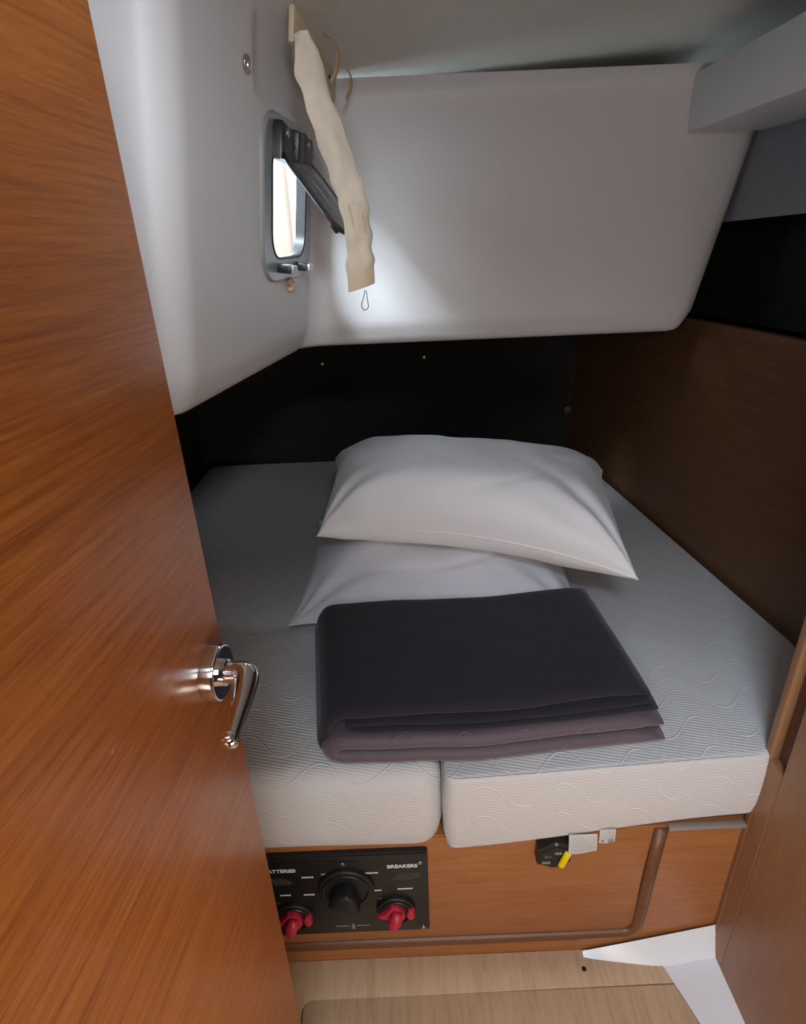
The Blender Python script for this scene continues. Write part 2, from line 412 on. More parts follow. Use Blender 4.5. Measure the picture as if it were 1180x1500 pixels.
# right foreground panel with a vertical channel
wr = empty('wall_entry', (.60, .2, 0), kind='structure', label='brown wood panel beside the doorway with a vertical channel')
obj('panel', rbox((.592, .24, .82), (.045, .79, 1.64), .002), M_post, wr)
obj('edge_strip', rbox((.592, .677, .82), (.045, .016, 1.64), .003, 3), M_post, wr, smooth=40)
obj('channel_base', rbox((.592, .652, .2595), (.045, .034, .519), .0015), M_post, wr)
obj('channel_back', rbox((.599, .652, 1.08), (.030, .034, 1.12), 0), M_bead, wr)

# ------------------------------------------------------------------ floor
floor = empty('floor', (.1, .6, 0), kind='structure', label='light oak laminate cabin sole')
FZ, FT = 0.0, .012
def fpoly(name, pts):
    b = prism(pts, frame((0, 0, -FT), (1, 0, 0), (0, 1, 0), (0, 0, 1)), FT, .0012, 2); return obj(name, b, M_floor, floor, smooth=30)
xr = lambda y: .465+(.652-y)*.283                            # slanted right edge of the sole
c = .018
fpoly('floor_board', [(-.30, .6815), (-.30, .30), (-.2285, .30), (-.2285, .5955)]+[(-.2285+c*(1-math.cos(math.radians(a))), .5955+c*math.sin(math.radians(a))) for a in (15, 30, 45, 60, 75, 90)]
      +[(.4745, .6185), (.465, .652), (.372, .659), (.345, .668), (.328, .6815)])
fpoly('floor_board', [(-.226, .30), (xr(.30), .30), (.4755, .6155), (-.2085, .6155)]+[(-.2085-c*math.sin(math.radians(a)), .5975+c*math.cos(math.radians(a))) for a in (15, 30, 45, 60, 75, 90)])
fpoly('floor_board', [(-.60, .298), (xr(.298), .298), (xr(-.14), -.14), (-.60, -.14)])
obj('subfloor', rbox((0, .3, -.03), (1.6, 1.1, .03), 0), M_dark, floor)
obj('screw', cyl((.313, .647, 0), (0, 0, 1), .0045, .0008, 14), M_blackm, floor)
# white moulded liner in the corner
def liner():
    n = 14; rows = []
    def pt(u, v):      # u from the tip (0) to the right (1) along the locker; v down the cove (0 top .. 1 floor)
        xt = .318+.262*u; zt = .004+.070*u**1.05
        base = Vector((.318+.278*u, .668-.016*min(1, u/.5), .002))
        base.y -= .010*(1-sstep(.5, .8, u)); base.z = -.004+.012*sstep(.5, 1, u); top = Vector((xt, .6765, zt)); m = top.lerp(base, v); m.y -= .004*math.sin(PI*v)*u; m.z -= .010*u*math.sin(PI*v); return m
    for j in range(8): rows.append([pt(i/(n-1), j/7) for i in range(n)])
    b = pyd([p for r in rows for p in r], [(j*n+i, j*n+i+1, (j+1)*n+i+1, (j+1)*n+i) for j in range(7) for i in range(n-1)])
    m = 16                                                  # the strip beside the sole, towards the viewer
    def st(i, j):
        t = i/(m-1); y = .652-.80*t; x0 = xr(y)+.001; x1 = .594+.0*t
        if i == 0: x0 = .464
        v = j/5; z = -.001+.014*v**2+.004*t*0
        if x1-x0 < .01: x0 = x1-.01
        y2 = y+(.018*v if i == 0 else .018*v*(1-t))
        return (x0+(x1-x0)*v, y2, z)
    v = [st(i, j) for i in range(m) for j in range(6)]
    s = pyd(v, [(i*6+j, i*6+j+1, (i+1)*6+j+1, (i+1)*6+j) for i in range(m-1) for j in range(5)])
    join(b, s); bmesh.ops.remove_doubles(b, verts=b.verts, dist=.0008)
    return b
obj('trim_6', liner(), M_liner, smooth=38, kind='structure', label='white moulded liner corner between oak sole and locker')

# ------------------------------------------------------------------ berth locker
berth = empty('berth_base', (.15, YL, 0), label='orange-brown wooden berth base with a rounded inset front panel', cat='berth')
obj('frame', rbox((-.10, YL+.015, .169), (1.37, .026, .370), .001), M_locker, berth)
obj('bed_board', rbox((-.02, 1.46, .341), (1.50, 1.50, .014), .001), M_locker, berth)
obj('locker_side', rbox((-.78, 1.45, .17), (.02, 1.5, .34), 0), M_dark, berth)
pr = .035
def rc(x0, x1, z0, z1, r, n=6):                              # panel outline: open at the top, rounded bottom right corner
    return [(x0, z1), (x0, z0)]+[(x1-r+r*math.sin(math.radians(90*i/n)), z0+r-r*math.cos(math.radians(90*i/n))) for i in range(n+1)]+[(x1, z1)]
FXZ = frame((0, YL+.003, 0), (1, 0, 0), (0, 0, 1), (0, -1, 0))   # local z towards the viewer
obj('inset_panel', prism(rc(-.70, .408, .068, .352, .022), FXZ, .0045, .001), M_locker, berth, smooth=30)
# half-round bead round the panel
path = [(-.70, .052)]+[(-.70+i*.02, .052) for i in range(1, 54)]
path = [(-.70+i*.1, .054) for i in range(11)]+[(.392+.026*math.sin(math.radians(a)), .080-.026*math.cos(math.radians(a))) for a in range(0, 91, 15)]+[(.4205, .15), (.423, .25), (.4265, .350)]
obj('bead', tube([(x, YL+.001, z) for x, z in path], .0125, 12, flat=(1, .72, (0, -1, 0))), M_bead, berth, smooth=True)
obj('ledge_strip', rbox((.502, YL-.003, .3565), (.134, .012, .009), .002, 2), M_ledge, berth, smooth=40, label='grey capping strip along the top of the locker end')
obj('scuff', rbox((.352, YL+.0005, .0385), (.028, .002, .004), .0005), M_ledge, berth)

# ------------------------------------------------------------------ battery and breaker switch panel
PX0, PX1, PZ0, PZ1 = -.287, .017, .109, .333
sp = empty('switch_panel', (-.135, YL, .22), label='black panel of red rotary battery and breaker switches on the locker front', cat='switch panel')
yb = YL-.0015
def FP(x, z, y=None): return frame((x, yb-.010 if y is None else y, z), (1, 0, 0), (0, 0, 1), (0, -1, 0))
YF = yb-.010
obj('backing_plate', prism(rrect(PX1-PX0, PZ1-PZ0, .006, 4, (PX0+PX1)/2, (PZ0+PZ1)/2), frame((0, yb, 0), (1, 0, 0), (0, 0, 1), (0, -1, 0)), .010, .0025), M_black, sp, smooth=35)
obj('top_lip', rbox(((PX0+PX1)/2, YF-.001, PZ1-.009), (PX1-PX0-.006, .005, .014), .002), M_black, sp, smooth=40)
for x, z in ((PX1-.014, PZ1-.028), (PX1-.012, PZ0+.010), (PX0+.014, PZ1-.028), (PX0+.012, PZ0+.010), (-.133, PZ1-.025)):
    s = obj('screw', cyl((x, YF+.0005, z), (0, -1, 0), .0048, .003, 14, .001), M_steel, sp, smooth=40)
def marks(cx, z, w, n=6, h=.0035, mat=M_white, name='caption'):
    """a line of print too small to read: short upright marks"""
    b = bmesh.new(); random.seed(int(cx*1000)+int(z*1000)); x = cx-w/2; k = 0
    while x < cx+w/2:
        q = random.uniform(.0018, .0034); rbox((x+q/2, YF-.0002, z), (q*.86, .0004, h*random.uniform(.8, 1)), 0, bm=b); x += q
    return obj(name, b, mat, sp)
obj('lettering', text_bm('BREAKERS', .0118, FP(-.0285, .2925, YF-.0001), .00035), M_white, sp, label='white BREAKERS lettering')
obj('lettering', text_bm('BATTERIES', .0118, FP(-.2445, .2925, YF-.0001), .00035), M_white, sp, label='white BATTERIES lettering')
for cx, mir in ((-.024, 1), (-.248, -1)):                     # slanted hatching below the words
    b = bmesh.new()
    for i in range(6):
        x = -.020+i*.0075; L = .020 if 0 < i < 5 else .013
        m = Matrix.Translation((cx+mir*(x+.004), YF-.0002, .268)) @ Matrix.Rotation(mir*math.radians(42), 4, 'Y')
        rbox(None, (.0030, .0005, L*1.25), 0, mat=m, bm=b)
    obj('hatching', b, M_dimp, sp)
marks(-.085, .2815, .024); marks(-.198, .277, .020); marks(-.076, .2325, .016); marks(-.200, .2285, .018); marks(-.026, .234, .026); marks(-.243, .2295, .018)
marks(-.169, .283, .008, h=.006, mat=M_greyp); marks(-.168, .250, .006, h=.009, mat=M_dimp)
marks(-.072, .209, .007, h=.005, mat=M_dimp); marks(-.073, .182, .005, h=.009, mat=M_dimp); marks(-.258, .207, .006, h=.005, mat=M_dimp)
# line-and-sail emblem at the bottom
b = bmesh.new(); rbox((-.146, YF-.0003, .132), (.027, .0006, .0022), 0, bm=b); rbox((-.108, YF-.0003, .132), (.024, .0006, .0022), 0, bm=b)
join(b, prism([(-.0025, -.009), (.0035, -.010), (.004, .001), (0, .008), (-.002, 0)], FP(-.127, .132, YF-.0001), .0006))
obj('emblem', b, M_greyp, sp)
def knob(x, z, r, mat_handle, big=False):
    k = obj('switch_body', cyl((x, YF+.001, z), (0, -1, 0), r, .010, 40, .003), M_blackm, sp, smooth=40)
    obj('ring', ring([(r*.86*math.cos(2*PI*i/36), r*.86*math.sin(2*PI*i/36)) for i in range(36)], [(r*.78*math.cos(2*PI*i/36), r*.78*math.sin(2*PI*i/36)) for i in range(36)], FP(x, z, YF-.009), .003, .0008), M_black, k, smooth=40)
    if big:
        q = FP(x, z, YF-.008)
        h = prism([(-.030, -.004), (-.012, -.016), (.010, -.030), (.024, -.022), (.020, -.004), (.016, .016), (.004, .028), (-.012, .022), (-.024, .010)], q, .030, .008, 3)
        obj('handle', h, M_blackm, k, smooth=40, label='black grip of the middle switch'); return
    base = prism([(-.034, -.002), (-.020, .007), (-.008, .022), (.004, .022), (.014, .012), (.017, -.004), (.010, -.018), (-.006, -.022), (-.016, -.012)], FP(x, z, YF-.008), .010, .003, 2)
    h = obj('handle', base, mat_handle, k, smooth=40, label='red switch grip')
    gp = [Vector((x+.004, YF-.018, z+.016)), Vector((x+.0, YF-.024, z+.006)), Vector((x-.004, YF-.026, z-.006)), Vector((x-.004, YF-.022, z-.018))]
    g = tube(smooth_path(gp, 4), [.006+.006*math.sin(PI*(.12+.82*i/12)) for i in range(13)], 12, flat=(1, 1, (0, -1, 0)))
    obj('grip', g, mat_handle, h, smooth=True)
    lob = prism([(.020, .006), (.023, .013), (.030, .014), (.034, .009), (.031, .002), (.034, -.006), (.029, -.014), (.022, -.012), (.019, -.004)], FP(x, z, YF-.009), .008, .003, 2)
    obj('key_tab', lob, mat_handle, k, smooth=40)
knob(-.130, .248, .050, M_blackm, True)
knob(-.044, .181, .036, M_red); knob(-.232, .174, .036, M_red)

# small hexagonal breaker with a yellow lever
br = empty('circuit_breaker', (.236, YL, .315), label='small black hexagonal circuit breaker with a yellow lever on the locker front', cat='circuit breaker')
FB = frame((.236, YL-.0015, .320), (1, 0, 0), (0, 0, 1), (0, -1, 0))
hexo = [(-.028, .018), (-.015, .026), (.000, .037), (.016, .030), (.030, .022), (.030, -.018), (.021, -.023), (.001, -.035), (-.012, -.027), (-.029, -.020)]
obj('body', prism(hexo, FB, .020, .003), M_black, br, smooth=35)
obj('face_plate', prism([(x*.88, y*.74) for x, y in hexo], frame((.236, YL-.0212, .318), (1, 0, 0), (0, 0, 1), (0, -1, 0)), .002, .0008), M_blackm, br, smooth=35)
b = bmesh.new()
for dx, dz, ww, hh in ((-.014, -.012, .015, .0025), (-.014, -.0155, .015, .0025), (.006, .011, .012, .0022), (.006, .008, .012, .0022), (-.014, .004, .006, .001), (-.014, -.001, .006, .001), (-.0165, .0015, .001, .006), (-.0115, .0015, .001, .006), (-.007, .0015, .005, .001)):
    rbox((.236+dx, YL-.0236, .320+dz), (ww, .0006, hh), 0, bm=b)
obj('print', b, M_greyp, br)
m = Matrix.Translation((.2525, YL-.026, .317)) @ Matrix.Rotation(math.radians(17), 4, 'Y')
obj('lever', rbox(None, (.0125, .010, .040), .005, 3, mat=m), M_yel, br, smooth=40, label='yellow breaker lever')
for dz in (-.0275, .030): obj('screw', cyl((.2375, YL-.020, .320+dz), (0, -1, 0), .0038, .003, 12, .001), M_steel, br, smooth=40)

# ------------------------------------------------------------------ mattresses
def round_outline(pts, radii, n=8):
    out = []; N = len(pts)
    for i in range(N):
        p, a, b = Vector(pts[i]), Vector(pts[i-1]), Vector(pts[(i+1) % N]); r = radii[i]
        d1, d2 = (a-p).normalized(), (b-p).normalized(); ang = d1.angle(d2); L = r/math.tan(ang/2)
        s, e = p+d1*L, p+d2*L; cdir = (d1+d2).normalized(); cen = p+cdir*(r/math.sin(ang/2))
        v0, v1 = s-cen, e-cen; tot = v0.angle_signed(v1)
        for k in range(n+1):
            q = v0.copy(); q.rotate(Matrix.Rotation(-tot*k/n, 2)); out.append((cen+q)[:])
    return out
def mattress(name, pts, radii, z0, z1, er, bend, label):
    o2 = densify(round_outline(pts, radii)+[], .03); 
    if Vector(o2[0]).xy != Vector(o2[-1]).xy: pass
    n = len(o2); nor = []
    for i in range(n):
        a, b = Vector(o2[i-1]), Vector(o2[(i+1) % n]); d = (b-a).normalized(); nor.append(Vector((d.y, -d.x)))
    area2 = sum(o2[i-1][0]*o2[i][1]-o2[i][0]*o2[i-1][1] for i in range(n))
    sgn = -1 if area2 > 0 else 1                             # inwards
    prof = [(er*.62, 0), (er*.22, .006), (.003, er*.45)]+[(-.003*math.sin(PI*k/5), er*.5+(z1-z0-er*1.5)*k/5) for k in range(1, 6)]
    prof += [(er*(1-math.cos(math.radians(a))), (z1-z0-er)+er*math.sin(math.radians(a))) for a in (18, 36, 54, 72, 90)]
    V, F = [], []
    for ins, dz in prof:
        for i in range(n):
            p = Vector(o2[i])+nor[i]*sgn*ins; V.append(bend(p.x, p.y, z0+dz))
    m = len(prof)
    for j in range(m-1):
        for i in range(n): F.append((j*n+i, j*n+(i+1) % n, (j+1)*n+(i+1) % n, (j+1)*n+i))
    F.append(tuple(range(n))); F.append(tuple((m-1)*n+i for i in range(n)))
    root = empty(name, ((pts[0][0]+pts[2][0])/2, 1.4, z0), label=label, cat='mattress', group='berth mattresses')
    bm = pyd(V, F); bmesh.ops.triangulate(bm, faces=[f for f in bm.faces if len(f.verts) > 4])
    obj('cover', bm, M_matt, root, smooth=60)
    return root
def bendL(x, y, z):
    d = -.006*sstep(-.25, .02, x)*(1-sstep(.66, .9, y)) - (.004*(1-sstep(.68, .80, y)))
    return (x, y, z+d)
def bendR(x, y, z):
    t = sstep(.05, .56, x); f = 1-sstep(.70, 1.1, y)
    return (x, y, z-.006*f*(1-t)+.030*f*t*(1-sstep(.36, .53, z)*.95))
mattL = mattress('mattress', [(-.765, .662), (.044, .662), (.044, 2.19), (-.765, 2.19)], [.045, .045, .045, .06], .3555, .529, .036, bendL,
                 'off-white quilted mattress on the left half of the berth, beside the open door')
mattR = mattress('mattress', [(.0475, .652), (.572, .668), (.782, .930), (.672, 2.19), (.0475, 2.19)], [.018, .03, .05, .05, .02], .3575, .527, .010, bendR,
                 'off-white quilted mattress on the right half of the berth, with hanging care tags')
# piping along the front edge of the right mattress
edge = [bendR(x, y, .5245) for x, y in [(.0510, .78), (.0512, .70)]+arc(.068, .674, .018, 180, 268, 6)+[(.068+.47*i/12, .6555+.0305*(.47*i/12)) for i in range(1, 13)]+[(.556, .672), (.572, .682), (.60, .715)]]
obj('piping', tube(edge, .0016, 8), M_matt, mattR, smooth=True)
def tagbm(x0, x1, zt, zb, y, curl, dz=0):
    b = grid(8, 8, lambda u, v: (x0+(x1-x0)*u+.002*v*math.sin(3*u), y-curl*math.sin(v*PI*.6)-.0015*math.sin(u*5)*v, zt+(zb-zt)*v+dz*u*v))
    bmesh.ops.solidify(b, geom=b.faces[:], thickness=.0006); return b
obj('care_tag', tagbm(.2555, .3035, .378, .338, .655, .006, .003), M_tag, mattR, smooth=True, label='blank white care tag')
ct = obj('care_tag', tagbm(.3075, .3345, .385, .356, .657, .003), M_tag, mattR, smooth=True, label='small white tag with printed marks')
b = bmesh.new()
for dx, ww, hh in ((.0055, .0035, .006), (.0165, .003, .007), (.0215, .004, .007)): rbox((.3075+dx, .6525, .3615), (ww, .0005, hh), 0, bm=b)
obj('print', b, M_ink, ct)

# ------------------------------------------------------------------ pillows
def pillow(FL, FR, BR, BL, top, bot, seed, pinch, label, tilt=(0, 0, 1), ears=.02, p=2.6, q=.62, arch=0):
    FL, FR, BR, BL = map(Vector, (FL, FR, BR, BL)); N = 84; up = Vector(tilt).normalized(); sd = Vector((seed*7.3, seed*3.1, seed*1.7))
    def base(u, v):
        a, b = (u+1)/2, (v+1)/2
        uu = u*(1-pinch*(1-v*v)*abs(u)**3); vv = v*(1-pinch*1.2*(1-u*u)*abs(v)**3)
        k = (abs(u)*abs(v))**8*ears; uu *= 1+k; vv *= 1+k
        a, b = (uu+1)/2, (vv+1)/2
        B = FL.lerp(FR, a).lerp(BL.lerp(BR, a), b); B.z += arch*(1-u*u)*max(0, (1-v)/2)**1.5; return B
    def h(u, v): return (max(0, 1-abs(u)**p)*max(0, 1-abs(v)**p))**q
    def wrinkle(P, u, v, e):
        r = noise.noise(P*5+sd)*.010*e+noise.noise(P*11+sd)*.0055*e+noise.noise(Vector((P.x*26, P.y*13, P.z*20))+sd)*.0022*e
        rim = (1-e)
        for (cu, cv) in ((-1, -1), (1, -1), (1, 1), (-1, 1)):            # pulls running in from the corners
            du, dv = u-cu, v-cv; d = math.hypot(du, dv); an = math.atan2(dv*.7, du)
            r += .0045*math.sin(an*11+seed*2+cu)*math.exp(-((d-.42)/.34)**2)
        # gathers along the long edges
        r += .0028*math.sin(u*17+2*math.sin(u*5+seed)+seed)*math.exp(-((1-abs(v))/.22)**2)*min(1, e*3)
        # long soft folds across the face
        c1 = u*.9+v*.45+.7*noise.noise(P*3+sd); r -= .007*math.exp(-((c1-.28)/.08)**2)*e*(.5+noise.noise(P*4))
        c2 = u*.5-v*.9+.8*noise.noise(P*2.5-sd); r -= .007*math.exp(-((c2-.42)/.07)**2)*e*(.5+noise.noise(P*4+sd))
        return r
    V, F = [], []
    for s in (1, -1):
        for j in range(N+1):
            for i in range(N+1):
                u = math.sin(PI/2*(2*i/N-1)); v = math.sin(PI/2*(2*j/N-1)); P = base(u, v); e = h(u, v)
                V.append(P+up*(s*(top if s > 0 else bot)*e + wrinkle(P, u, v, e)*(1 if s > 0 else .4)*min(1, e*4)))
    n = N+1
    for s in (0, 1):
        o = s*n*n
        for j in range(N):
            for i in range(N): F.append((o+j*n+i, o+j*n+i+1, o+(j+1)*n+i+1, o+(j+1)*n+i))
    bm = pyd(V, F); bmesh.ops.remove_doubles(bm, verts=bm.verts, dist=.0002)
    root = empty('pillow', (FL+FR+BR+BL)/4-Vector((0, 0, bot)), label=label, cat='pillow', group='white pillows')
    obj('pillowcase', bm, M_pill, root, smooth=True)
    rim = [base(-1+2*i/40, -1) for i in range(41)]+[base(1, -1+2*i/30) for i in range(1, 31)]+[base(1-2*i/40, 1) for i in range(1, 41)]+[base(-1, 1-2*i/30) for i in range(1, 31)]
    obj('seam', tube(rim, .0022, 6, caps=False), M_pill, root, smooth=True)
    return root
pillow((-.252, 1.055, .548), (.372, 1.000, .560), (.41, 1.42, .585), (-.235, 1.50, .580), .075, .034, 2, .045,
       'lower white pillow lying on the mattresses, half under the folded quilt')
pillow((-.198, 1.225, .675), (.452, .985, .672), (.535, 1.46, .715), (-.185, 1.62, .725), .132, .072, 5, .035,
       'upper white pillow on top of the other, plump and propped up', tilt=(0, -.16, 1), p=3.4, q=.44, arch=.042)

# ------------------------------------------------------------------ folded quilt
quilt = empty('folded_quilt', (.12, .84, .53), label='folded dark grey quilt with purple quilted underside, in front of the pillows', cat='quilt')
def sheet(name, path, t, y0, y1, mat, seed, amp=.004, skew=0, back_left=0, yl=0, label=None):
    """a thick folded sheet: path in x,z swept from y0 (viewer's side) to y1 with soft rounded hems"""
    P = smooth_path([(x, 0, z) for x, z in path], 7); n = len(P); sd = Vector((seed, seed*2.3, 0)); L = []
    for i in range(n):
        d = (P[min(i+1, n-1)]-P[max(i-1, 0)]).normalized(); L.append(Vector((-d.z, 0, d.x)))
    rows = 26; V, F = [], []; ring_n = 2*n
    for j in range(rows):
        v = j/(rows-1)
        if j == 0: s, yy = .25, 0
        elif j == 1: s, yy = .72, .0035
        elif j == 2: s, yy = 1, .010
        elif j >= rows-3: s, yy = ((1, -.010), (.72, -.0035), (.25, 0))[j-(rows-3)]
        else: s, yy = 1, 0
        Y = (y0+yy) if j < 3 else ((y1+yy) if j >= rows-3 else y0+.010+(y1-y0-.02)*(j-2)/(rows-5))
        for side in (1, -1):
            for i in range(n):
                k = i if side > 0 else n-1-i
                e = min(1, min(k, n-1-k)/2.0); ts = t*s*(.35+.65*e)
                q = P[k]; pos = Vector((q.x+skew*(Y-y0), Y, q.z))
                wv = noise.noise(Vector((q.x*7, Y*6, seed*1.0))+sd)*amp+noise.noise(Vector((q.x*17, Y*15, seed*1.0))+sd)*amp*.35
                pos += L[k]*(side*ts/2)+Vector((0, noise.noise(Vector((q.x*6, 0, seed*5.0)))*.006*(1-v), wv))
                pos.x -= back_left*v*sstep(.05, -.12, q.x)
                pos.y += yl*sstep(.1, .4, q.x)
                V.append(pos)
    for j in range(rows-1):
        for i in range(ring_n): F.append((j*ring_n+i, j*ring_n+(i+1) % ring_n, (j+1)*ring_n+(i+1) % ring_n, (j+1)*ring_n+i))
    for o in (0, (rows-1)*ring_n):
        for i in range(n-1): F.append((o+i, o+i+1, o+ring_n-2-i, o+ring_n-1-i))
    b = pyd(V, F)
    return obj(name, b, mat, quilt, smooth=True, label=label)
sheet('lower_fold', [(.408, .548), (.25, .544), (.05, .5445), (-.07, .546), (-.116, .549), (-.129, .562), (-.110, .5755), (-.06, .575), (.08, .574), (.25, .5755), (.402, .579)], .025, .676, .985, M_qlow, 3, .004, -.03, .045, .018, label='purple satin quilted fold at the bottom')
sheet('middle_fold', [(.397, .596), (.25, .5945), (.05, .594), (-.06, .5945), (-.094, .598), (-.101, .603), (-.087, .608), (-.02, .6075), (.1, .607), (.25, .6075), (.390, .6095)], .0095, .688, .985, M_qtop, 8, .003, -.03, .03, .018, label='dark inner fold')
sheet('top_fold', [(.382, .6245), (.25, .624), (.05, .6235), (-.06, .624), (-.112, .6205), (-.131, .603), (-.138, .583), (-.143, .565), (-.139, .547)], .019, .696, 1.005, M_qtop, 5, .005, -.045, .03, .018, label='plain dark top fold wrapping down the left side')

# ------------------------------------------------------------------ door
Ed = Vector((-.172, .44, 0)); dd = Vector((math.sin(DANG), math.cos(DANG), 0)); dn = Vector((dd.y, -dd.x, 0))
door = empty('door_1', Ed, kind='structure', label='teak veneer cabin door standing open at left')
DW = .60
mD = frame(Ed-dd*DW/2-dn*.0125+Vector((0, 0, .805)), dd, dn, (0, 0, 1))
obj('leaf', rbox(None, (DW, .025, 1.55), .0015, 2, mat=mD), M_door, door, smooth=40)
RC = Ed+dd*-.034+Vector((0, 0, .957)); RC = Vector((RC.x, RC.y, RC.z))
hd = empty('handle', RC); hd.parent = door; hd.location = RC-Ed; hd['label'] = 'polished chrome lever handle on a round rose'
def lathe(prof, p, axis, seg=40):
    V, F = [], []
    for r, h in prof:
        for k in range(seg): a = 2*PI*k/seg; V.append((r*math.cos(a), r*math.sin(a), h))
    for j in range(len(prof)-1):
        for k in range(seg): F.append((j*seg+k, j*seg+(k+1) % seg, (j+1)*seg+(k+1) % seg, (j+1)*seg+k))
    F.append(tuple((len(prof)-1)*seg+k for k in range(seg)))
    b = pyd(V, F); q = Vector(axis).to_track_quat('Z', 'Y').to_matrix().to_4x4(); q.translation = Vector(p); b.transform(q); return b
obj('rose', lathe([(.0245, 0), (.0245, .0105), (.0240, .0122), (.0225, .0130), (.0210, .0127), (.004, .0124), (.0001, .0124)], RC, dn), M_chrome, hd, smooth=40)
obj('neck', lathe([(.0115, .010), (.0115, .0165), (.0098, .0175), (.0094, .0220), (.0094, .026)], RC, dn), M_chrome, hd, smooth=40)
ld = Vector((.05, -1, -.10)).normalized()
k0 = RC+dn*.022; k1 = RC+dn*.033
lp = [k0, k0+dn*.005, k1+dn*.0005+ld*.003, k1+dn*.002+ld*.012, k1+dn*.002+ld*.028, k1+dn*.0005+ld*.050, k1-dn*.0005+ld*.068, k1+ld*.076]
lps = smooth_path(lp, 6); nr = len(lps)
rad = []
for i in range(nr):
    t = i/(nr-1); r = .0095+.0012*sstep(0, .25, t)-.0047*sstep(.3, .9, t)
    if t > .94: r *= math.sqrt(max(.02, 1-((t-.94)/.06)**2))
    rad.append(r)
obj('lever', tube(lps, rad, 18), M_chrome, hd, smooth=True)
obj('collar', lathe([(.0058, 0), (.0070, .002), (.0070, .005), (.0058, .007), (.0001, .0072)], k1-dn*.002+ld*.066, ld, 18), M_chrome, hd, smooth=True)
for a in (60, -100):
    q = RC+dn*.0108+dd*.0165*math.cos(math.radians(a))+Vector((0, 0, .0165*math.sin(math.radians(a))))
    obj('screw', cyl(q-dn*.0005, dn, .0024, .0012, 12, .0004), M_steel, hd, smooth=40)

# ------------------------------------------------------------------ portlight in the left wall
win = empty('window_1', WC, kind='structure', label='small aluminium framed portlight in the left wall, its pane swung inwards')
W0, H0 = .288, .262
nn = 9
obj('frame', ring(rrect(W0, H0, .060, nn), rrect(.206, .180, .042, nn), FW, .0075, .003), M_alu, win, smooth=40)
obj('gasket', ring(rrect(.213, .187, .045, nn), rrect(.204, .177, .040, nn), frame(WC-wn*.012, ws, wu, wn), .0215, .002), M_black, win, smooth=40)
# sash hinged along the top, swung into the cabin
hz = .085
hin = wp(0, hz, .012); ph = math.radians(46)
sdn = (wn*math.cos(ph)-wu*math.sin(ph)).normalized()         # from the hinge to the free edge
sno = ws.cross(sdn).normalized()
SL = .166
SF = frame(hin+sdn*(SL/2+.004), ws, -sdn, sno)
sash = obj('pane', prism(rrect(.190, SL-.012, .034, nn), SF, .006), M_glass, win, smooth=30, label='smoked clear acrylic pane')
obj('sash_rim', ring(rrect(.206, SL, .042, nn), rrect(.190, SL-.014, .034, nn), frame(SF.translation-sno*.001, ws, -sdn, sno), .008, .002), M_black, sash, smooth=40)
for a in (-.05, .05):
    obj('catch', rbox(None, (.022, .018, .016), .003, 2, mat=frame(SF @ Vector((a, -SL/2+.020, .010)), ws, -sdn, sno)), M_black, sash, smooth=40)
# two black hinge blocks with a screw each and a link between them
for a in (-.068, .062):
    hb = obj('hinge_block', prism([(-.034, -.036), (.030, -.036), (.032, .006), (.024, .016), (.008, .013), (-.006, .018), (-.026, .020), (-.034, .010)], frame(wp(a, .098, .006), ws, wu, wn), .018, .004, 2), M_black, win, smooth=40)
    obj('screw', cyl(wp(a-.006, .102, .023), wn, .0065, .003, 14, .001), M_steel, hb, smooth=40)
obj('hinge_arm', rbox(None, (.040, .050, .024), .006, 2, mat=frame(wp(-.006, .090, .018), ws, wu, wn)), M_black, win, smooth=40)
obj('hinge_pin', tube([wp(-.10, .088, .020), wp(.095, .088, .020)], .004, 10), M_black, win, smooth=True)
for a in (-.058, .052):
    cl = obj('latch', rbox(None, (.034, .015, .030), .004, 2, mat=frame(wp(a, -.108, .018), ws, wu, wn)), M_black, win, smooth=40)
    obj('latch_cap', rbox(None, (.028, .013, .006), .002, 2, mat=frame(wp(a, -.108, .0345), ws, wu, wn)), M_alu, cl, smooth=40)
obj('clip', tube(smooth_path([wp(-.005, -.130, .008), wp(.0, -.138, .014), wp(.004, -.146, .012), wp(.0, -.150, .006)], 4), .0055, 10), M_clip, win, smooth=True, label='small peach plastic clip')
# chrome snap stud on the moulding
stud = empty('snap_stud', wallpt(1.024, 1.534), label='small oval chrome stud on the white moulding left of the portlight', cat='stud')
SP = wallpt(1.024, 1.534)
obj('base', cyl(SP, wn, .011, .003, 24, .001), M_steel, stud, smooth=40)
obj('button', lathe([(.0055, .002), (.0055, .005), (.004, .0065), (.0001, .007)], SP-wu*.002, wn, 20), M_chrome, stud, smooth=True)

